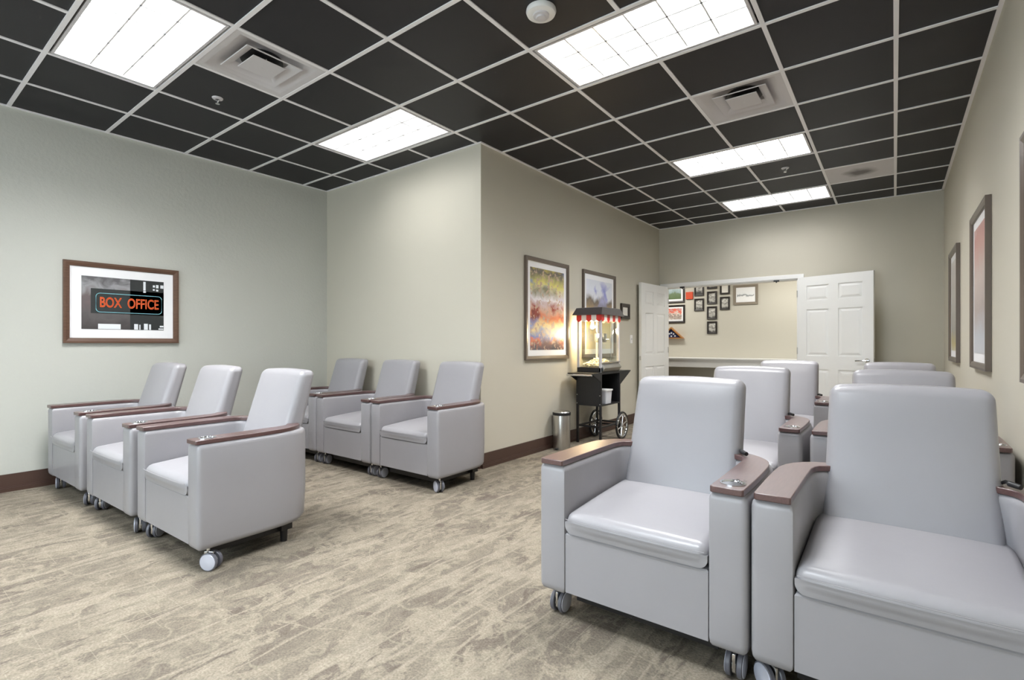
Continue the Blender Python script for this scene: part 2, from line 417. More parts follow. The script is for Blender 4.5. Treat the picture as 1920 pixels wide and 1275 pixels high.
def door_bm(w, h, t):
    """six panel slab: local x 0..w from the hinge, y -t..0, z 0..h"""
    bm = BM(); d = .009
    box(bm, 0, w, -t + d, -d, 0, h)
    st = .115; mid = .11
    rows = [(.22, .80), (.98, 1.60), (1.72, 1.92)]; k = h / 2.04
    rows = [(a * k, c * k) for a, c in rows]
    cols = [(st, (w - mid) / 2), ((w + mid) / 2, w - st)]
    for (y0, y1) in ((-t, -t + d), (-d, 0)):
        box(bm, 0, st, y0, y1, 0, h); box(bm, w - st, w, y0, y1, 0, h); box(bm, cols[0][1], cols[1][0], y0, y1, 0, h)
        zs = [0] + [v for r in rows for v in r] + [h]
        for a, c in zip(zs[::2], zs[1::2]):
            box(bm, st, cols[0][1], y0, y1, a, c); box(bm, cols[1][0], w - st, y0, y1, a, c)
        s = -1 if y0 < -t / 2 else 1; yb = (-t + d) if s < 0 else -d
        for (a, c) in cols:
            for (e, f) in rows:   # raised field with sloping border
                i0, i1 = .012, .042
                o = [(a + i0, yb, e + i0), (c - i0, yb, e + i0), (c - i0, yb, f - i0), (a + i0, yb, f - i0)]
                n = [(a + i1, yb + s * .007, e + i1), (c - i1, yb + s * .007, e + i1), (c - i1, yb + s * .007, f - i1), (a + i1, yb + s * .007, f - i1)]
                O = [bm.verts.new(p) for p in o]; Nn = [bm.verts.new(p) for p in n]
                for q in range(4): bm.faces.new((O[q], O[(q + 1) % 4], Nn[(q + 1) % 4], Nn[q]))
                bm.faces.new(Nn)
    return bm
def lever(parent, w, t, z, sides=(-1, 1)):
    for s in sides:
        y = -t if s < 0 else 0
        h = BM(); cyl(h, (w - .065, y, z), (w - .065, y + s * .012, z), .028); cyl(h, (w - .065, y, z), (w - .065, y + s * .05, z), .011)
        tube(h, [(w - .065, y + s * .048, z), (w - .10, y + s * .052, z), (w - .18, y + s * .05, z - .004)], .009)
        obj('handle', h, M['chrome'], parent, smooth=True)
    h = BM(); box(h, w - .001, w + .002, -t * .75, -t * .25, z - .03, z + .03); obj('latch_plate', h, M['steel'], parent)
    for zz in (.25, 1.0, 1.78):
        h = BM(); cyl(h, (-.006, -t if parent.name == 'door_2' else .004, zz), (-.006, -t if parent.name == 'door_2' else .004, zz + .09), .007); obj('hinge', h, M['steel'], parent)
T = .042; DW = .89
d1 = struct('door_1', door_bm(DW, 2.045, T), M['white']); d1.location = (-2.885, 7.925, .012)
d1.rotation_euler = (0, 0, math.atan2(7.03 - 7.90, -2.955 + 2.885)); lever(d1, DW, T, .93, (-1,))
d2 = struct('door_2', door_bm(DW, 2.045, T), M['white']); d2.location = (-1.045, 7.915, .012)
d2.rotation_euler = (0, 0, math.atan2(7.66 - 7.915, .85)); lever(d2, DW, T, .93)

# ================================================================ CEILING FIXTURES
def troffer(a, c, j, label, col=NEUTRAL, power=None):
    x0, x1, y0, y1 = GX[c], GX[a], GY[j], GY[j + 1]
    cx, cy = (x0 + x1) / 2, (y0 + y1) / 2; hx, hy = (x1 - x0) / 2 - .024, (y1 - y0) / 2 - .024
    t = thing('ceiling_light', label, 'ceiling light', (cx, cy, ZC), 0, 'ceiling light fixtures')
    f = BM(); w = .016
    box(f, -hx, hx, -hy, -hy + w, -.004, .01); box(f, -hx, hx, hy - w, hy, -.004, .01)
    box(f, -hx, -hx + w, -hy + w, hy - w, -.004, .01); box(f, hx - w, hx, -hy + w, hy - w, -.004, .01)
    obj('frame', f, M['lightgrey'], t)
    ix, iy = hx - w, hy - w; hh = .115
    f = BM(); e = .003
    box(f, -ix - e, -ix, -iy, iy, .01, hh); box(f, ix, ix + e, -iy, iy, .01, hh); box(f, -ix, ix, -iy - e, -iy, .01, hh); box(f, -ix, ix, iy, iy + e, .01, hh)
    box(f, -ix, ix, -iy, iy, hh, hh + .004)
    obj('housing', f, M['reflector'], t)
    f = BM(); z0, z1 = .004, .060
    def blade(ax, p, l):     # wedge blade: thin below, wider above
        pr = [(-.005, z0), (.005, z0), (.010, z1), (-.010, z1)]
        vs = []
        for s in (-1, 1):
            vs.append([f.verts.new((p + q, s * l, z)) if ax == 'y' else f.verts.new((s * l, p + q, z)) for q, z in pr])
        for k in range(4): f.faces.new((vs[0][k], vs[0][(k + 1) % 4], vs[1][(k + 1) % 4], vs[1][k]))
    for k in range(1, 6): blade('y', -ix + 2 * ix * k / 6, iy)
    for k in range(1, 3): blade('x', -iy + 2 * iy * k / 3, ix)
    obj('louver', f, M['reflector'], t)
    ld = bpy.data.lights.new('troffer_tubes', 'AREA'); ld.shape = 'RECTANGLE'; ld.size = 2 * ix - .04; ld.size_y = 2 * iy - .03
    ld.energy = (power or LAMP_W); ld.color = col; ld.spread = rad(150)
    lo = bpy.data.objects.new('tubes', ld); C.objects.link(lo); lo.parent = t; lo.location = (0, 0, .108)
LP = [1.6, .25, 1.25, 1.15, .33, 1.3, 1.2, 1.0]
LL = ['ceiling light at the top left corner of the photo, beside the square vent', 'ceiling light in front of the alcove wall, above the three wall chairs',
      'large bright ceiling light at the top centre, beside the smoke detector', 'ceiling light beyond the square vent, second from the double doors',
      'narrow looking ceiling light nearest the double doors', 'added unseen ceiling light overhead behind the camera, right half of the room', 'added unseen ceiling light behind the camera by the left wall',
      'rearmost added unseen ceiling light behind the camera']
for k, ((a, c, j), l) in enumerate(zip(LIGHTS, LL)): troffer(a, c, j, l, COOL if k > 4 else NEUTRAL, LAMP_W * LP[k])  # the last three are unseen, added to light the room

def vent(a, c, j, label):
    x0, x1, y0, y1 = GX[c], GX[a], GY[j], GY[j + 1]
    h = (x1 - x0) / 2 - .008
    t = thing('ceiling_vent', label, 'vent', ((x0 + x1) / 2, (y0 + y1) / 2, ZC), 0, 'square ceiling vents')
    def sq(bm, hs):
        R = [[bm.verts.new((sx * q, sy * q, z)) for sx, sy in ((-1, -1), (1, -1), (1, 1), (-1, 1))] for q, z in hs]
        for A, B in zip(R, R[1:]):
            for k in range(4): bm.faces.new((A[k], A[(k + 1) % 4], B[(k + 1) % 4], B[k]))
        return R
    f = BM(); sq(f, [(h, .004), (h, -.004), (h - .038, -.004), (h - .055, .004), (.19, .034), (.16, .050), (.001, .052)])
    obj('frame', f, M['lightgrey'], t, smooth=50)
    f = BM(); cyl(f, (0, 0, .030), (0, 0, .049), .13, seg=40); obj('duct_dark_disc', f, M['black'], t)  # black disc stands in for the dark inside of the duct
    f = BM(); sq(f, [(.182, -.006), (.185, -.002), (.125, .026), (.122, .026), (.168, -.002), (.182, -.006)]); obj('deflector_ring', f, M['lightgrey'], t, smooth=30)
    f = BM(); R = sq(f, [(.106, -.008), (.108, -.004), (.07, .012), (.001, .012)]); f.faces.new(R[0][::-1])
    cyl(f, (0, 0, -.010), (0, 0, -.006), .006)
    for sx in (-1, 1): box(f, sx * .06 - .002, sx * .06 + .002, -.002, .002, .008, .040)
    obj('centre_plate', f, M['lightgrey'], t)
vent(*VENTS[0], 'square ceiling vent with stepped plates, right beside the top left light')
vent(*VENTS[1], 'square ceiling vent with stepped plates between the two right hand lights')
def smudge_mat():
    m = mat('dusty white panel', srgb(206, 203, 206), .6); nt = m.node_tree; bs = nt.nodes['Principled BSDF']; N = nt.nodes.new; L = nt.links.new
    tc = N('ShaderNodeTexCoord'); mp = N('ShaderNodeMapping'); mp.inputs['Scale'].default_value = (6.5, 6.5, 0)
    n = N('ShaderNodeTexNoise'); n.inputs['Scale'].default_value = 6
    ln = N('ShaderNodeVectorMath'); ln.operation = 'LENGTH'; L(tc.outputs['Object'], mp.inputs['Vector']); L(mp.outputs['Vector'], ln.inputs[0])
    L(tc.outputs['Object'], n.inputs['Vector'])
    a = N('ShaderNodeMath'); L(ln.outputs['Value'], a.inputs[0]); L(n.outputs['Fac'], a.inputs[1])
    r = N('ShaderNodeValToRGB'); r.color_ramp.elements[0].position = .55; r.color_ramp.elements[0].color = srgb(112, 108, 110)
    r.color_ramp.elements[1].position = 1.0; r.color_ramp.elements[1].color = srgb(206, 203, 206); mm = N('ShaderNodeMath'); mm.operation = 'MULTIPLY'; mm.inputs[1].default_value = .62
    L(a.outputs[0], mm.inputs[0]); L(mm.outputs[0], r.inputs['Fac']); L(r.outputs['Color'], bs.inputs['Base Color']); return m
a, c, j = PANEL; b = BM()
px_, py_ = (GX[0] + GX[1]) / 2, (GY[j] + GY[j + 1]) / 2; q = .30
box(b, -q, q, -q, q, -.004, .008, bev=.003)
o = obj('ceiling_panel', b, smudge_mat(), loc=(px_, py_, ZC)); tag(o, 'flat white ceiling air panel with a dark dust smudge in its middle', 'vent')

def sprinkler(x, y, label):
    t = thing('sprinkler', label, 'sprinkler', (x, y, ZC), 0, 'fire sprinkler heads')
    f = BM(); lathe(f, [(.014, -.002), (.016, -.012), (.034, -.008), (.038, -.001), (.038, .002)], seg=24); obj('escutcheon', f, M['lightgrey'], t, smooth=True)
    f = BM(); cyl(f, (0, 0, -.03), (0, 0, 0), .006); 
    tube(f, [(.012, 0, -.008), (.015, 0, -.024), (.003, 0, -.04)], .0025); tube(f, [(-.012, 0, -.008), (-.015, 0, -.024), (-.003, 0, -.04)], .0025)
    cyl(f, (0, 0, -.044), (0, 0, -.041), .015)
    obj('sprinkler_head', f, M['chrome'], t, smooth=True)
sprinkler(-4.074, 1.688, 'small chrome sprinkler head in the black tile below the top left vent')
sprinkler(-.919, 5.98, 'small chrome sprinkler head between the two far ceiling lights')
t = thing('smoke_detector', 'round white smoke detector on the black ceiling at the top edge', 'smoke detector', (-1.565, 2.33, ZC))
f = BM(); lathe(f, [(.082, .0), (.084, -.012), (.078, -.026), (.066, -.03)], seg=40); obj('housing', f, M['whitetrim'], t, smooth=35)
f = BM(); lathe(f, [(.046, -.028), (.044, -.038), (.030, -.042), (.026, -.05), (.0, -.052)], seg=32); obj('sensor_dome', f, M['lightgrey'], t, smooth=35)

# ================================================================ PICTURES
def picture(name, label, cat, loc, rz, w, h, fw, fm, art, margin=.06, depth=.028, group=None, mx=None):
    """hangs with its back on the wall; local front is -y, centre at loc"""
    t = thing(name, label, cat, loc, rz, group)
    f = BM(); W2, H2 = w / 2, h / 2; d = depth
    def side(o0, o1, i0, i1):
        prof = [(0, 0), (0, -d), (.35, -d), (.9, -d * .75), (1, -d * .5), (1, 0)]
        R = [[f.verts.new((o[0] + (i[0] - o[0]) * s, y, o[1] + (i[1] - o[1]) * s)) for s, y in prof] for o, i in ((o0, i0), (o1, i1))]
        for k in range(len(prof) - 1): f.faces.new((R[0][k], R[0][k + 1], R[1][k + 1], R[1][k]))
    O = [(-W2, -H2), (W2, -H2), (W2, H2), (-W2, H2)]; I = [(sx * (W2 - fw), sz * (H2 - fw)) for sx, sz in ((-1, -1), (1, -1), (1, 1), (-1, 1))]
    for k in range(4): side(O[k], O[(k + 1) % 4], I[k], I[(k + 1) % 4])
    obj('frame', f, fm, t)
    f = BM(); box(f, -W2 + fw * .6, W2 - fw * .6, -d * .35, -d * .2, -H2 + fw * .6, H2 - fw * .6)
    mb = obj('mat_board' if margin else 'backing', f, M['matboard'], t)
    mx = margin if mx is None else mx
    aw, ah = W2 - fw - mx, H2 - fw - margin
    f = BM(); box(f, -aw, aw, -d * .42, -d * .3, -ah, ah)
    p = obj('print', f, art, t)
    return t, p, aw, ah
L90, R90 = rad(90), rad(-90)
# --- BOX OFFICE
gx = art_mat('grey street photograph', [(.0, srgb(70, 66, 66)), (.3, srgb(92, 88, 88)), (.55, srgb(104, 92, 92)), (.8, srgb(150, 150, 152)), (1, srgb(92, 90, 92))], scale=5, dist=.3, size=.45, seed=3.1)
tb, pb, aw, ah = picture('framed_photo', 'brown framed photo of an orange neon BOX OFFICE sign on the left wall', 'picture', (XL + .001, 1.5, 1.506), L90, .845, .695, .044, M['frame_brown'], gx, margin=.076, mx=.076)
def strokes(body, size, loc, parent, m, mfill, name):
    cu = bpy.data.curves.new('lettering', 'FONT'); cu.body = body; cu.size = size; cu.align_x = 'CENTER'; cu.align_y = 'CENTER'; cu.space_character = 1.0
    outs = []
    for mode in ('fill', 'line'):
        if mode == 'line': cu.fill_mode = 'NONE'; cu.bevel_depth = .0022; cu.bevel_resolution = 0; cu.extrude = 0
        else: cu.extrude = .0003
        o = bpy.data.objects.new('tmp', cu); C.objects.link(o); bpy.context.view_layer.update()
        me = bpy.data.meshes.new_from_object(o.evaluated_get(bpy.context.evaluated_depsgraph_get()))
        bpy.data.objects.remove(o)
        xsz = [v.co.x for v in me.vertices]; w = max(xsz) - min(xsz)
        for v in me.vertices: v.co = Vector((v.co.x, -v.co.z * (.15 if mode == 'line' else 1), v.co.y))
        me.materials.clear(); me.materials.append(m if mode == 'line' else mfill)
        n = bpy.data.objects.new(name if mode == 'line' else 'letter_fill', me); C.objects.link(n)
        outs.append((n, w))
    s = .435 / outs[0][1]
    f = BM()
    for k, (n, w) in enumerate(outs):
        n.data.transform(Matrix.Translation((0, -.0008 * k, 0)) @ Matrix.Diagonal((s, 1, s * 1.62, 1)))
        q0 = len(f.faces); f.from_mesh(n.data); f.faces.ensure_lookup_table()
        for fc in f.faces[q0:]: fc.material_index = k
        bpy.data.objects.remove(n)
    obj(name, f, [mfill, m], parent, loc=loc)
yf = -.028 * .42
f = BM(); box(f, -.24, aw - .0005, yf - .0006, yf, -.09, .125); box(f, .04, aw - .0005, yf - .0006, yf, -ah + .0005, ah - .0005)
for (x0, x1, z0, z1) in ((.14, .158, .135, .215), (.14, .16, .115, .13), (.215, .232, .17, .19), (.24, .26, .165, .195), (.275, .30, .165, .195), (.215, .23, .14, .155), (.24, .258, .135, .152), (.07, .10, -.225, -.175), (.11, .118, -.225, -.18), (.145, .175, -.225, -.17), (.185, .20, -.225, -.175), (.27, .30, -.20, -.185), (.26, .30, -.222, -.21), (-.19, -.03, -.225, -.18)):
    box(f, x0, x1, yf - .0014, yf - .0007, z0, z1, mi=1)
f.from_mesh(pb.data)
for fc in f.faces:
    if len(f.faces) - fc.index <= 6: fc.material_index = 2
bpy.data.objects.remove(pb)
obj('print', f, [M['inkdark'], M['inkwhite'], gx], tb)
f = BM(); cx, cz, hw, hh, r = .04, .004, .245, .082, .03
pts = [(cx + x, yf - .003, cz + z) for x, z in arc(hw - r, hh - r, r, 0, 90) + arc(-hw + r, hh - r, r, 90, 180) + arc(-hw + r, -hh + r, r, 180, 270) + arc(hw - r, -hh + r, r, 270, 360)]
tube(f, pts, .0028, 6, True); obj('neon_border', f, M['cyan'], tb, smooth=True)
strokes('BOX  OFFICE', .1, (cx, yf - .002, cz), tb, M['orange'], M['orange_deep'], 'neon_lettering')

# --- posters on the inner wall
P1 = art_mat('adventure print', [(.0, srgb(70, 78, 96)), (.08, srgb(92, 84, 92)), (.15, srgb(214, 120, 84)), (.2, srgb(110, 130, 190)), (.3, srgb(226, 206, 150)), (.4, srgb(210, 120, 80)), (.5, srgb(206, 170, 150)), (.62, srgb(206, 200, 214)), (.78, srgb(214, 206, 120)), (.93, srgb(90, 84, 84)), (1, srgb(206, 190, 90))],
             alt=[(.0, srgb(60, 66, 80)), (.15, srgb(120, 90, 90)), (.3, srgb(140, 160, 210)), (.42, srgb(120, 50, 40)), (.52, srgb(150, 70, 56)), (.6, srgb(230, 226, 230)), (.72, srgb(130, 126, 92)), (.84, srgb(130, 152, 206)), (1, srgb(60, 58, 60))], scale=6, dist=.13, size=.95, seed=1.3, speck=srgb(186, 160, 140))
t_, p_, aw, ah = picture('framed_poster', 'tall framed poster in yellow, blue and red, left of the popcorn machine', 'poster', (XI + .001, 4.64, 1.523), L90, .86, 1.085, .044, M['frame_dark'], P1, margin=.062, mx=.05, group='posters on the inner wall')
P2 = art_mat('pale comedy print', [(.0, srgb(236, 224, 200)), (.4, srgb(222, 196, 120)), (.56, srgb(176, 148, 108)), (.68, srgb(104, 92, 80)), (.76, srgb(222, 224, 232)), (.85, srgb(226, 230, 240)), (1, srgb(222, 226, 234))],
             alt=[(.0, srgb(220, 220, 226)), (.4, srgb(150, 150, 158)), (.6, srgb(110, 106, 114)), (.72, srgb(170, 170, 206)), (.84, srgb(140, 144, 206)), (1, srgb(228, 230, 238))], scale=6, dist=.12, size=.9, seed=7.7)
picture('framed_poster', 'framed white poster with a blue patch, behind the popcorn machine roof', 'poster', (XI + .001, 5.86, 1.523), L90, .89, 1.085, .044, M['frame_dark'], P2, margin=.062, mx=.05, group='posters on the inner wall')
Q = art_mat('small notice print', [(0, srgb(238, 236, 228)), (.5, srgb(225, 222, 214)), (1, srgb(240, 238, 232))], size=.2, scale=20)
picture('framed_notice', 'small black framed white notice on the inner wall, right of the popcorn machine', 'picture', (XI + .001, 6.63, 1.61), L90, .27, .215, .05, M['frame_black'], Q, margin=0)
t = thing('light_switch', 'white light switch plate on the inner wall beside the open left door', 'light switch', (XI, 6.86, 1.22), L90)
f = BM(); box(f, -.04, .04, -.006, 0, -.06, .06, bev=.002); obj('plate', f, M['whitetrim'], t)
f = BM(); box(f, -.006, .006, -.014, -.005, -.012, .014); obj('toggle', f, M['lightgrey'], t)

# --- posters on the right wall
PR1 = art_mat('faint grey print', [(0, srgb(214, 212, 208)), (.1, srgb(190, 176, 110)), (.25, srgb(170, 168, 160)), (.6, srgb(196, 192, 186)), (.85, srgb(206, 200, 196)), (1, srgb(220, 218, 216))], size=1, scale=5, dist=.12)
PR2 = art_mat('faded red top print', [(0, srgb(206, 208, 214)), (.2, srgb(196, 200, 208)), (.35, srgb(178, 164, 160)), (.6, srgb(206, 188, 180)), (.8, srgb(206, 160, 152)), (.9, srgb(200, 146, 140)), (1, srgb(214, 200, 196))], size=1, scale=5, dist=.14, seed=2)
PR3 = art_mat('pale blue print', [(0, srgb(200, 206, 214)), (.5, srgb(180, 188, 200)), (.8, srgb(190, 140, 130)), (1, srgb(210, 210, 214))], size=1, scale=5, dist=.14, seed=5)
for (y0, y1, a_, l) in ((6.06, 6.87, PR1, 'dark framed grey poster on the right wall, farthest toward the back wall'), (4.22, 5.03, PR2, 'dark framed poster with a red top, middle one on the right wall'), (2.33, 3.15, PR3, 'dark framed poster on the right wall, cut off by the photo edge')):
    picture('framed_poster', l, 'poster', (XR - .001, (y0 + y1) / 2, 1.523), R90, y1 - y0, 1.085, .044, M['frame_dark'], a_, margin=.062, depth=.03, group='posters on the right wall')

# --- corridor gallery (Y = YH)
def ray(px, py, Y):
    th = rad(37.194); f_ = 944.81
    u, v = (px - 960) / f_, (645 - py) / f_
    dx, dy = -math.sin(th) + u * math.cos(th), math.cos(th) + u * math.sin(th)
    return dx / dy * Y, HEYE + v / dy * Y
def bw(s): return art_mat('black and white photo', [(.0, srgb(70, 68, 66)), (.35, srgb(200, 198, 192)), (.55, srgb(120, 116, 112)), (.75, srgb(220, 218, 212)), (1, srgb(110, 106, 102))], scale=4, dist=.5, size=.18, seed=s)
def gal(px0, py0, px1, py1, label, fm, art, fw, margin, group=None, name='framed_photo', cat='picture'):
    x0, z1 = ray(px0, (py0), YH); x1, _ = ray(px1, py0, YH); _, z0 = ray((px0 + px1) / 2, py1, YH); _, z1 = ray((px0 + px1) / 2, py0, YH)
    picture(name, label, cat, ((x0 + x1) / 2, YH - .001, (z0 + z1) / 2), 0, x1 - x0, z1 - z0, fw, fm, art, margin=margin, depth=.02, group=group)
GB = 'black framed photos in the corridor'
land = art_mat('green landscape photo', [(0, srgb(90, 110, 70)), (.4, srgb(110, 128, 96)), (.55, srgb(150, 170, 170)), (1, srgb(196, 206, 214))], scale=3, dist=.3, size=.3, seed=2)
redp = art_mat('orange lettering print', [(0, srgb(236, 228, 220)), (.35, srgb(150, 130, 120)), (.5, srgb(230, 220, 210)), (.7, srgb(222, 84, 50)), (1, srgb(190, 180, 180))], scale=5, dist=.6, size=.3, seed=4)
sk = art_mat('skyline sketch', [(0, srgb(248, 248, 248)), (.40, srgb(246, 246, 246)), (.46, srgb(130, 136, 140)), (.52, srgb(240, 242, 244)), (1, srgb(250, 250, 250))], scale=5, dist=.14, size=.4, seed=4)
note = art_mat('white certificate', [(0, srgb(238, 236, 230)), (.5, srgb(226, 222, 214)), (1, srgb(240, 238, 232))], scale=9, dist=.1, size=.2)
gal(1240, 528, 1284, 568, 'black framed landscape photo at the top left of the corridor wall', M['frame_black'], land, .035, .035)
gal(1240, 572.5, 1284.5, 605.5, 'black framed print with orange lettering on the corridor wall, above the triangular case', M['frame_black'], redp, .035, .03)
gal(1302.2, 524, 1320, 555, 'black framed photo, upper one of the left column on the corridor wall', M['frame_black'], bw(.4), .03, 0, GB)
gal(1302.2, 560, 1320.2, 583, 'black framed photo, lower one of the left column on the corridor wall', M['frame_black'], bw(1.4), .03, 0, GB)
gal(1326, 518, 1344.5, 541.8, 'black framed corridor photo cut by the door header, topmost of the centre column', M['frame_black'], bw(2.4), .03, 0, GB)
gal(1326, 546.5, 1344.6, 570.2, 'black framed corridor photo, second from the top of the centre column', M['frame_black'], bw(3.4), .03, 0, GB)
gal(1326, 574.6, 1344.6, 598.7, 'black framed corridor photo, third from the top of the centre column', M['frame_black'], bw(4.6), .03, 0, GB)
gal(1326.2, 602.6, 1344.8, 626, 'black framed photo, lowest of the centre column on the corridor wall', M['frame_black'], bw(5.8), .03, 0, GB)
gal(1350.2, 521, 1368.6, 551.8, 'black framed white certificate, upper one of the right column on the corridor wall', M['frame_black'], note, .03, 0, GB)
gal(1350.2, 556.6, 1368.6, 581, 'black framed photo, lower one of the right column on the corridor wall', M['frame_black'], bw(6.2), .03, 0, GB)
gal(1375.3, 534, 1421.4, 571, 'large grey framed skyline sketch on the corridor wall', M['frame_grey'], sk, .045, .02)
x0, z0 = ray(1286.7, 561.5, YH); x1, z1 = ray(1299.8, 547.2, YH)
f = BM(); box(f, -(x1 - x0) / 2, (x1 - x0) / 2, -.03, 0, -(z1 - z0) / 2, (z1 - z0) / 2, bev=.004)
o = obj('canvas_square', f, M['orangebox'], loc=((x0 + x1) / 2, YH - .001, (z0 + z1) / 2)); tag(o, 'small plain orange canvas square on the corridor wall', 'picture')
# flag case
xa, za = ray(1260.5, 613.5, YH); xr, zr = ray(1283.5, 634.6, YH); hw_ = xr - xa; hh_ = za - zr
t = thing('flag_case', 'triangular wooden case holding a folded navy starred flag on the corridor wall', 'flag case', (xa, YH - .001, zr))
f = BM(); n_ = 3
def tri(s, y): return [(-hw_ * s, y, hh_ * .5 * (1 - s) * .8), (hw_ * s, y, hh_ * .5 * (1 - s) * .8), (0, y, hh_ * (1 - (1 - s) * .7))]
A_, B_, C_, D_ = [[f.verts.new(p) for p in tri(s, y)] for s, y in ((1, 0), (1, -.08), (.8, -.08), (.8, 0))]
for P_, Q_ in ((A_, B_), (B_, C_), (C_, D_)):
    for k in range(3): f.faces.new((P_[k], P_[(k + 1) % 3], Q_[(k + 1) % 3], Q_[k]))
obj('case', f, M['wood'], t)
f = BM(); 
E1 = [f.verts.new(p) for p in tri(.8, -.05)]; E2 = [f.verts.new(p) for p in tri(.8, -.01)]
f.faces.new(E1); f.faces.new(E2[::-1])
for k in range(3): f.faces.new((E1[k], E1[(k + 1) % 3], E2[(k + 1) % 3], E2[k]))
fl = obj('folded_flag', f, M['navy'], t)
f = BM()
for (sx, sz) in ((-.3, .22), (.0, .2), (.3, .22), (.0, .48), (-.16, .42), (.18, .4)):
    pts = []
    for k in range(10):
        r_ = (.022 if k % 2 == 0 else .01); an = PI / 2 + k * PI / 5
        pts.append(f.verts.new((sx * hw_ + r_ * math.cos(an), -.052, sz * hh_ + r_ * math.sin(an))))
    f.faces.new(pts)
obj('stars', f, M['inkwhite'], fl)
# counter in the corridor
t = thing('corridor_counter', 'long white counter along the corridor wall seen through the double doors', 'counter', ((XH0 + XH1) / 2 - .2, YH, 0))
f = BM(); hw_ = 2.6; box(f, -hw_, hw_, -.5, -.003, .868, .895, bev=.004); obj('counter_top', f, M['whitetrim'], t)
f = BM(); box(f, -hw_ + .01, hw_ - .01, -.485, -.46, .725, .868); obj('apron', f, M['whitetrim'], t)
for x in (-hw_ + .03, 1.3, hw_ - .03):
    f = BM(); box(f, x - .015, x + .015, -.46, -.01, 0, .868); obj('support_panel', f, M['whitetrim'], t)
# unseen lamps added to light the corridor beyond the doors
for x, l in ((-3.6, 'added corridor ceiling lamp toward the left, hidden above the door header'), (-1.2, 'added corridor ceiling lamp above the double doors, hidden by the header')):
    t = thing('added_corridor_lamp', l, 'ceiling light', (x, 8.95, 2.6))
    f = BM(); box(f, -.6, .6, -.15, .15, -.03, 0, bev=.005); obj('housing', f, M['whitetrim'], t)
    ld = bpy.data.lights.new('corridor_fill', 'AREA'); ld.shape = 'RECTANGLE'; ld.size = 1.1; ld.size_y = .26; ld.energy = 25; ld.color = (1, .97, .9)
    lo = bpy.data.objects.new('tubes', ld); C.objects.link(lo); lo.parent = t; lo.location = (0, 0, -.034)

# ================================================================ RECLINER CHAIRS
def arm_outline(s, o=0.):
    """plan of the right arm (s=1) from the front round the rear corner; o = inset for the cap"""
    p = [(.285, .012), (.288, .003), (.297, 0)]
    p += arc(.388, .022, .022, -90, 0, 5)
    p += [(.4115, .10), (.4125, .2), (.4125, .3), (.411, .39), (.407, .46)]
    p += [(.397, .525), (.380, .575), (.350, .612), (.312, .633), (.27, .641), (.235, .642)]
    p += [(.235, .560), (.245, .552), (.265, .535), (.279, .508), (.285, .47), (.285, .3), (.285, .15)]
    if s < 0: p = [(-x, y) for x, y in p][::-1]
    return p
def cap_outline(s):
    p = [(.297, -.006), (.394, -.006), (.399, .0), (.401, .1), (.402, .2), (.402, .3), (.400, .38), (.396, .44)]
    p += [(.384, .495), (.364, .538), (.336, .576), (.30, .605), (.262, .620), (.236, .624)]
    p += [(.236, .560), (.248, .552), (.270, .538), (.284, .512), (.291, .47), (.292, .3), (.292, .12), (.292, -.001)]
    if s < 0: p = [(-x, y) for x, y in p][::-1]
    return p
def rear_tuck(x, y, z):
    if z < .2 and y > .42:
        k = (1 - math.sqrt(max(0, 1 - ((.2 - z) / .08) ** 2))) if z > .12 else 1
        return x, y - .06 * k * (y - .42) / .25, z
    return x, y, z
CUP = (.349, .068, .038)
def make_cap(s, cup):
    bm = BM(); pts = cap_outline(s); z0, z1 = .648, .670
    top = [bm.verts.new((x, y, 0)) for x, y in pts]; es = [bm.edges.new((top[k], top[(k + 1) % len(top)])) for k in range(len(top))]
    if cup:
        cv = [bm.verts.new((CUP[0] + CUP[2] * math.cos(2 * PI * k / 24), CUP[1] + CUP[2] * math.sin(2 * PI * k / 24), 0)) for k in range(24)]
        es += [bm.edges.new((cv[k], cv[(k + 1) % 24])) for k in range(24)]
    bmesh.ops.triangle_fill(bm, edges=es, use_beauty=True)
    fs = list(bm.faces)
    for v in bm.verts: v.co.z = z0
    r = bmesh.ops.extrude_face_region(bm, geom=fs)
    for v in r['geom']:
        if isinstance(v, bmesh.types.BMVert): v.co.z = z1
    return bm
def twin_caster(parent, x, y, rz):
    c = bpy.data.objects.new('caster', None); C.objects.link(c); c.parent = parent; c.location = (x, y, 0); c.rotation_euler = (0, 0, rz); c.empty_display_size = .03
    R_ = .046
    f = BM(); cyl(f, (0, 0, .05), (0, 0, .125), .008); box(f, -.006, .006, -.02, .03, .03, .092, bev=.003)
    lathe(f, [(.0, -.006), (R_ - .010, -.006), (R_ - .010, .006), (0, .006)], (0, .016, R_), seg=20, axis='X'); obj('fork', f, M['chrome'], c, smooth=True)
    for s in (-1, 1):
        f = BM(); lathe(f, [(0, s * .010), (R_ - .003, s * .010), (R_, s * .013), (R_, s * .026), (R_ - .004, s * .028)], (0, .016, R_), seg=28, axis='X')
        w = obj('wheel', f, M['tread'], c, smooth=35)
        f = BM(); lathe(f, [(R_ - .004, s * .027), (R_ - .006, s * .030), (R_ * .6, s * .032), (0, s * .0335)], (0, .016, R_), seg=28, axis='X'); obj('hub_cover', f, M['caster'], w, smooth=True)
    return c
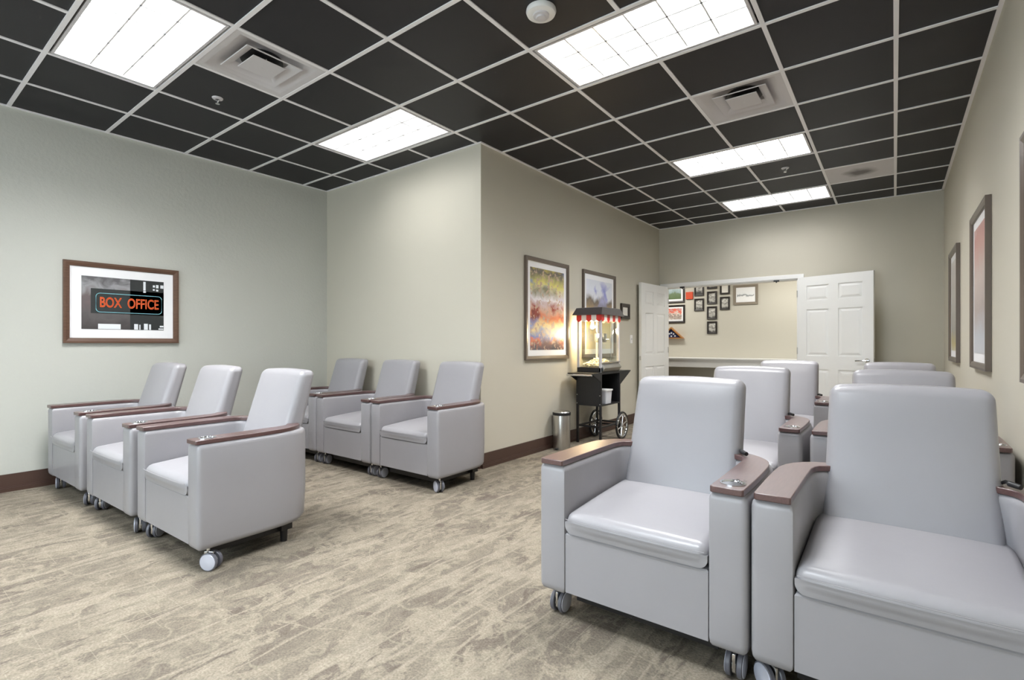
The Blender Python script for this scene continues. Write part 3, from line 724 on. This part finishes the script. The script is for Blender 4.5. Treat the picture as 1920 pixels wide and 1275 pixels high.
def make_chair(lever_on):
    t = thing('recliner_chair', 'x', 'armchair', (0, 0, 0), 0)
    for s in (-1, 1):
        bm = BM(); loft(bm, arm_outline(s), [(.118, .022), (.122, .010), (.132, .003), (.15, 0), (.3, 0), (.5, 0), (.622, 0), (.636, .003), (.645, .010), (.648, .018)],
                        shift=lambda x, y, z: rear_tuck(x, y, z)[:2])
        obj('armrest', bm, M['vinyl'], t, smooth=50)
        bm = make_cap(s, s > 0); o = obj('arm_cap', bm, M['cap'], t, smooth=30); md = o.modifiers.new('bevel', 'BEVEL'); md.width = .0025; md.segments = 2; md.limit_method = 'ANGLE'; md.angle_limit = rad(50)
    # cup holder in the right cap
    f = BM(); r = CUP[2]; lathe(f, [(r + .004, .0), (r + .004, .0035), (r - .001, .0035), (r - .003, .0), (r - .004, -.020), (0, -.020)], (CUP[0], CUP[1], .670), seg=32)
    obj('cup_holder', f, M['chrome'], t, smooth=40)
    f = BM()
    cyl(f, (.376, .125, .669), (.376, .125, .672), .0055, seg=14); cyl(f, (.352, .125, .669), (.352, .125, .672), .0055, seg=14)
    obj('control_button', f, M['chrome'], t, smooth=True)
    # body box between the arms and front panel
    f = BM(); loft(f, [(-.284, .006), (.284, .006), (.284, .57), (-.284, .57)], [(.128, .006), (.131, 0), (.368, 0), (.374, .004), (.376, .01)])
    obj('front_panel', f, M['vinyl'], t, smooth=30)
    f = BM(); loft(f, [(-.234, .612), (.234, .612), (.234, .638), (-.234, .638)], [(.15, .004), (.155, 0), (.42, 0), (.425, .004)]); obj('rear_panel', f, M['vinyl'], t, smooth=30)
    f = BM(); box(f, -.29, .29, .11, .54, .055, .122); obj('underbody_shade', f, M['black'], t)  # dark underbody, enlarged to stand in for the shadow below the chair
    # seat cushion
    def seatfn(p):
        x, y, z = p; q = Vector(p)
        if z > 0: q.z += .018 * (1 - (x / .284) ** 4) * (1 - ((y) / .31) ** 2) + .016 * (y / .3)
        if y < -.24: q.y -= .010 * (1 - (x / .284) ** 4) * (1 - (z / .06) ** 2)
        if z < .012 and y < -.268: q.y = min(q.y, -.2995 - .006 * (1 - (x / .284) ** 4) * (1 - (z / .06) ** 2))
        return q + Vector((0, .30, .425))
    bm = BM(); rbox(bm, .2835, .300, .049, .034, seatfn, 12); seat = obj('seat_cushion', bm, M['vinyl'], t, smooth=40)
    f = BM(); pts = [(-.275 + .55 * k / 24, -.0085 - .0095 * (1 - ((-.275 + .55 * k / 24) / .284) ** 4), .437) for k in range(25)]
    tube(f, pts, .0014, 6); obj('seam', f, M['vinyl'], seat, smooth=True)
    # backrest
    def backfn(p):
        x, y, z = p; q = Vector(p)
        k = (z + .275) / .55
        if y < 0: q.y -= .012 * (1 - (x / .25) ** 4) * (1 - (2 * k - 1) ** 4)
        if z > .15: q.z += .010 * (1 - (x / .25) ** 2)
        q.x *= 1.03 - .04 * k
        q.y += (.29 - .02 * y / .055) * z
        return q + Vector((0, .628, .710))
    bm = BM(); rbox(bm, .252, .055, .272, .038, backfn, 12); obj('backrest', bm, M['vinyl'], t, smooth='all')
    if lever_on:
        f = BM(); tube(f, [(.252, .60, .675), (.262, .575, .688), (.274, .550, .686)], .006, 8); cyl(f, (.268, .556, .686), (.292, .530, .683), .0095, .0085, seg=12)
        obj('recline_lever', f, M['rubber'], t, smooth=True)
    for s in (-1, 1): twin_caster(t, s * .355, .07, 0)
    for s in (-1, 1):
        f = BM(); cyl(f, (s * .31, .50, 0), (s * .31, .50, .125), .018, .024, seg=16); box(f, s * .31 - .03, s * .31 + .03, .47, .535, .07, .125); obj('rear_foot', f, M['black'], t)
    return t
def copy_tree(o, parent=None):
    c = o.copy(); C.objects.link(c); c.parent = parent
    for ch in [x for x in o.children]: copy_tree(ch, c)
    return c
protoA = make_chair(False); protoC = make_chair(True)
usedA = usedC = False
GL, GA, GC = 'recliners along the left wall', 'recliners against the alcove wall', 'recliners in the right hand rows'
chairs = [
 (-3.145, 1.035, 1.2, 'A', 'grey recliner nearest the camera in the left trio, its whole outer side showing', GL, (-60, 35)),
 (-4.02, 1.000, 1.5, 'A', 'grey recliner in the middle of the left trio, below the neon sign photo', GL, (70, 50)),
 (-4.93, .965, 1.5, 'A', 'grey recliner touching the left wall, farthest left of all', GL, (60, 80)),
 (-3.16, 2.70, 0, 'A', 'grey recliner against the alcove wall, rightmost by the outer wall corner', GA, (70, 5)),
 (-3.99, 2.70, 0, 'A', 'grey recliner against the alcove wall, middle one of the three', GA, (10, 15)),
 (-4.82, 2.70, 0, 'A', 'grey recliner tucked in the alcove corner, half hidden behind the left trio', GA, (15, 20)),
 (-.792, 1.775, 0, 'C', 'large grey recliner in the front row, left one with a chrome cup holder showing', GC, (0, 0)),
 (.036, 1.775, 0, 'C', 'large grey recliner in the front row, cut off by the right edge of the photo', GC, (48, 0)),
 (-.822, 3.235, 0, 'C', 'grey recliner in the second row, directly behind the front row left recliner', GC, (10, 0)),
 (.034, 3.235, 0, 'C', 'grey recliner in the second row by the right wall, mostly its back top showing', GC, (20, 0)),
 (-.820, 4.845, 0, 'C', 'grey recliner in the last row, left one in front of the double doors', GC, (10, 0)),
 (.030, 4.845, 0, 'C', 'grey recliner in the last row by the right wall, only its back top showing', GC, (30, 0)),
]
used = {}
protos = {'A': protoA, 'C': protoC}
todo = []
for (x, y, rz, kind, lab, grp, cas) in chairs:
    if kind not in used: used[kind] = True; todo.append(protos[kind])
    else: todo.append(copy_tree(protos[kind]))
for o, (x, y, rz, kind, lab, grp, cas) in zip(todo, chairs):
    o.location = (x, y, 0); o.rotation_euler = (0, 0, rad(rz)); o['label'] = lab; o['group'] = grp
    cs = [c for c in o.children if c.name.startswith('caster')]
    cs.sort(key=lambda c: c.location.x)
    # (right caster, left caster) swivel angles
    if kind == 'A': cs[1].rotation_euler[2] = rad(cas[0]); cs[0].rotation_euler[2] = rad(cas[1])
    else: cs[0].rotation_euler[2] = rad(cas[0]); cs[1].rotation_euler[2] = rad(cas[1])

# ================================================================ BIN
t = thing('trash_can', 'round brushed steel trash can with dark lid rim beside the popcorn cart', 'trash can', (-2.915, 4.745, 0))
f = BM(); lathe(f, [(.092, .0), (.094, .012), (.094, .365), (.092, .372), (.086, .372)], seg=48); obj('body', f, M['steel'], t, smooth=35)
f = BM(); lathe(f, [(.099, .372), (.1, .376), (.1, .398), (.096, .402)], seg=48); obj('rim', f, M['rubber'], t, smooth=35)
f = BM(); lathe(f, [(.096, .40), (.088, .412), (.05, .420), (0, .422)], seg=48); obj('lid', f, M['steel'], t, smooth=35)
f = BM(); box(f, -.02, .02, -.125, -.09, .008, .016, bev=.003); obj('pedal', f, M['rubber'], t)

# ================================================================ POPCORN CART AND MACHINE
CX0, CX1, CY0, CY1 = -2.975, -2.655, 5.17, 5.68
cx, cy = (CX0 + CX1) / 2, (CY0 + CY1) / 2; hx, hy = (CX1 - CX0) / 2, (CY1 - CY0) / 2
t = thing('popcorn_cart', 'black metal cart with two spoked wheels carrying the popcorn machine', 'cart', (cx, cy, 0))
for sx in (-1, 1):
    for sy in (-1, 1):
        f = BM(); x = sx * (hx - .012); y = sy * (hy - .012); box(f, x - .012, x + .012, y - .012, y + .012, .0 if sy < 0 else .02, .80); obj('leg', f, M['black'], t)
f = BM(); box(f, -hx, hx, -hy, hy, .80, .825, bev=.003); obj('top_shelf', f, M['black'], t)
f = BM(); box(f, -hx + .002, hx - .002, -hy + .002, hy - .002, .437, .452); obj('lower_shelf', f, M['black'], t)
f = BM(); box(f, -hx + .01, hx - .01, -hy - .003, -hy + .001, .437, .80); 
for sx in (-1, 1):
    for z in (.46, .56, .78): cyl(f, (sx * (hx - .012), -hy - .006, z), (sx * (hx - .012), -hy - .001, z), .006, seg=10, mi=1)
obj('side_panel', f, [M['black'], M['steel']], t)
f = BM(); box(f, -hx + .01, hx - .01, hy - .004, hy, .437, .80); obj('side_panel', f, M['black'], t)
f = BM(); box(f, -hx, -hx + .004, -hy + .02, hy - .02, .437, .80); obj('back_panel', f, M['black'], t)
for s, l in ((-1, .20), (1, .30)):
    f = BM(); y0, y1 = sorted((s * hy, s * (hy + l))); box(f, -hx, hx, y0, y1, .812, .822)
    for sx in (-1, 1):
        x = sx * (hx - .006); vs = [[f.verts.new((x + e, s * hy, .812)), f.verts.new((x + e, s * (hy + l), .812)), f.verts.new((x + e, s * hy, .66 if s > 0 else .72))] for e in (-.005, .005)]
        f.faces.new(vs[0]); f.faces.new(vs[1][::-1])
        for k in range(3): f.faces.new((vs[0][k], vs[0][(k + 1) % 3], vs[1][(k + 1) % 3], vs[1][k]))
    obj('wing_shelf', f, M['black'], t)
f = BM(); y = -hy - .215; tube(f, [(-hx + .0, y, .80), (hx - .0, y, .80)], .011, 12)
for sx in (-1, 1): cyl(f, (sx * (hx - .02), y, .80), (sx * (hx - .02), -hy - .19, .80), .007, seg=10)
obj('handle', f, M['chrome'], t, smooth=True)
f = BM(); 
for sy in (-1, 1): box(f, -hx + .02, hx - .02, sy * (hy - .012) - .01, sy * (hy - .012) + .01, .19, .21)
for sx in (-1, 1): box(f, sx * (hx - .012) - .01, sx * (hx - .012) + .01, -hy + .02, hy - .02, .185, .205)
obj('crossbar', f, M['black'], t)
WR = .168; wy = hy - .03
f = BM(); cyl(f, (-hx - .015, wy, WR), (hx + .05, wy, WR), .009, seg=12); obj('axle', f, M['black'], t, smooth=True)
for x in (-hx + .002, hx + .035):
    f = BM(); tube(f, [(x, wy + (WR - .012) * math.cos(2 * PI * k / 40), WR + (WR - .012) * math.sin(2 * PI * k / 40)) for k in range(40)], .012, 8, True)
    w = obj('wheel', f, M['rubber'], t, smooth=True)
    f = BM(); tube(f, [(x, wy + (WR - .034) * math.cos(2 * PI * k / 40), WR + (WR - .034) * math.sin(2 * PI * k / 40)) for k in range(40)], .012, 8, True)
    cyl(f, (x - .014, wy, WR), (x + .014, wy, WR), .024)
    for k in range(6):
        a = k * PI / 3 + .3; cyl(f, (x, wy + .02 * math.cos(a), WR + .02 * math.sin(a)), (x, wy + .13 * math.cos(a), WR + .13 * math.sin(a)), .009, .006, seg=10)
    obj('rim', f, M['chrome'], w, smooth=35)
t = thing('plastic_tub', 'white plastic tub standing on the lower shelf of the popcorn cart', 'tub', (cx + .07, cy - .02, .452))
f = BM(); loft(f, arc(.06, .06, .02, 0, 90, 4) + arc(-.06, .06, .02, 90, 180, 4) + arc(-.06, -.06, .02, 180, 270, 4) + arc(.06, -.06, .02, 270, 360, 4), [(0, .012), (.15, 0)]); obj('body', f, M['tub'], t, smooth=35)
f = BM(); loft(f, arc(.068, .068, .02, 0, 90, 4) + arc(-.068, .068, .02, 90, 180, 4) + arc(-.068, -.068, .02, 180, 270, 4) + arc(.068, -.068, .02, 270, 360, 4), [(.15, 0), (.165, 0)]); obj('lid', f, M['whitetrim'], t, smooth=35)

t = thing('popcorn_machine', 'lit popcorn machine with glass sides and red and white striped valance', 'popcorn machine', (cx, cy, .825))
by = hy - .01; z0, zt_, zr = .0, .66, .79
f = BM(); box(f, -hx + .004, hx - .004, -by, by, 0, .055, bev=.003); obj('base', f, M['black'], t)
for sx in (-1, 1):
    for sy in (-1, 1):
        f = BM(); x, y = sx * (hx - .018), sy * (by - .014); box(f, x - .014, x + .014, y - .014, y + .014, .0 if sx > 0 else .05, .66, bev=.002); obj('post', f, M['lightgrey'], t)
for (a0, a1, c0, c1) in ((-hx + .03, hx - .03, -by + .003, -by + .007), (-hx + .03, hx - .03, by - .007, by - .003), (-hx + .003, -hx + .007, -by + .03, by - .03)):
    f = BM(); box(f, a0, a1, c0, c1, .055, .60); obj('glass_pane', f, M['glass'], t)
for s in (0, 1):
    f = BM(); y0 = -by + .03 + s * (by - .03); box(f, hx - .010, hx - .006, y0 + .002, y0 + by - .034, .125, .60); obj('glass_door', f, M['glass'], t)
f = BM(); box(f, hx - .016, hx + .01, -by + .02, by - .02, .108, .120); box(f, hx - .002, hx + .002, -.004, .004, .12, .6)
obj('door_rail', f, M['chrome'], t)
f = BM(); quad(f, [(hx - .012, -by + .03, .105), (hx - .012, by - .03, .105), (hx + .035, by - .03, .05), (hx + .035, -by + .03, .05)])
quad(f, [(hx - .012, -by + .03, .0), (hx - .012, by - .03, .0), (hx + .035, by - .03, .05), (hx + .035, -by + .03, .05)])
for sy in (-1, 1): f.faces.new([f.verts.new(p) for p in ((hx - .012, sy * (by - .03), .105), (hx + .035, sy * (by - .03), .05), (hx - .012, sy * (by - .03), .0))])
obj('serving_tray', f, M['steel'], t)
# canopy
ox, oy = hx + .03, by + .05
f = BM(); R_ = [[f.verts.new((sx * a, sy * b_, z)) for sx, sy in ((-1, -1), (1, -1), (1, 1), (-1, 1))] for a, b_, z in ((ox, oy, .66), (ox, oy, .668), (ox - .022, oy - .055, .745), (ox - .05, oy - .10, .752))]
R_[0] = R_[0]
for A, B in zip(R_, R_[1:]):
    for k in range(4): f.faces.new((A[k], A[(k + 1) % 4], B[(k + 1) % 4], B[k]))
f.faces.new(R_[-1]); f.faces.new(R_[0][::-1]); obj('canopy_roof', f, M['darkroof'], t)
# valance: scalloped flags with alternating red and white
f = BM()
def val(p0, p1, n):
    p0, p1 = Vector(p0), Vector(p1)
    for k in range(n):
        a, c = p0.lerp(p1, k / n), p0.lerp(p1, (k + 1) / n); m = (a + c) / 2
        pts = [a, c] + [c.lerp(a, s) - Vector((0, 0, .055 + .022 * math.sin(PI * s))) for s in (0, .2, .4, .6, .8, 1)]
        vs = [f.verts.new(p) for p in pts]; fc = f.faces.new(vs); fc.material_index = k % 2
        dd = (p1 - p0).normalized().cross(Vector((0, 0, 1))) * .002
        fc = f.faces.new([f.verts.new(p - dd) for p in pts][::-1]); fc.material_index = k % 2
zv = .66
val((-hx + .0, -by - .006, zv), (hx + .004, -by - .006, zv), 5); val((hx + .004, -by - .006, zv), (hx + .004, by + .006, zv), 7); val((-hx, by + .006, zv), (hx + .004, by + .006, zv), 5)
obj('striped_valance', f, [M['red'], M['valwhite']], t)
f = BM(); box(f, -hx + .01, hx - .01, -by + .01, by - .01, .60, .66); obj('ceiling_box', f, M['lightgrey'], t)
# kettle
f = BM(); lathe(f, [(.0, .34), (.062, .345), (.072, .36), (.074, .44), (.070, .45), (.02, .455), (.012, .47), (.012, .60)], (0, .05, 0), seg=28)
tube(f, [(-.06, .05, .45), (-.075, .05, .52), (-.05, .05, .60)], .005); cyl(f, (.07, .05, .38), (.11, .05, .38), .007); obj('kettle', f, M['chrome'], t, smooth=40)
f = BM(); lathe(f, [(0, .50), (.022, .51), (.028, .53), (.018, .56), (.012, .60)], (-.02, -.12, 0), seg=20); obj('heat_lamp', f, M['bulb'], t, smooth=True)
ld = bpy.data.lights.new('heat_lamp_light', 'POINT'); ld.energy = 18; ld.color = (1, .74, .42); ld.shadow_soft_size = .07
lo = bpy.data.objects.new('lamp_light', ld); C.objects.link(lo); lo.parent = t; lo.location = (-.04, -.12, .46)
f = BM()
for k in range(380):
    x, y = random.uniform(-hx + .04, hx - .04), random.uniform(-by + .04, by - .04)
    z = .065 + random.uniform(0, .09) * (1 - (x / hx) ** 2) * (1.2 - abs(y) / by)
    r_ = bmesh.ops.create_icosphere(f, subdivisions=1, radius=random.uniform(.008, .013))
    for v in r_['verts']: v.co = v.co * random.uniform(.75, 1.2) + Vector((x, y, z))
o = obj('popcorn', f, M['popcorn'], t); o['kind'] = 'stuff'
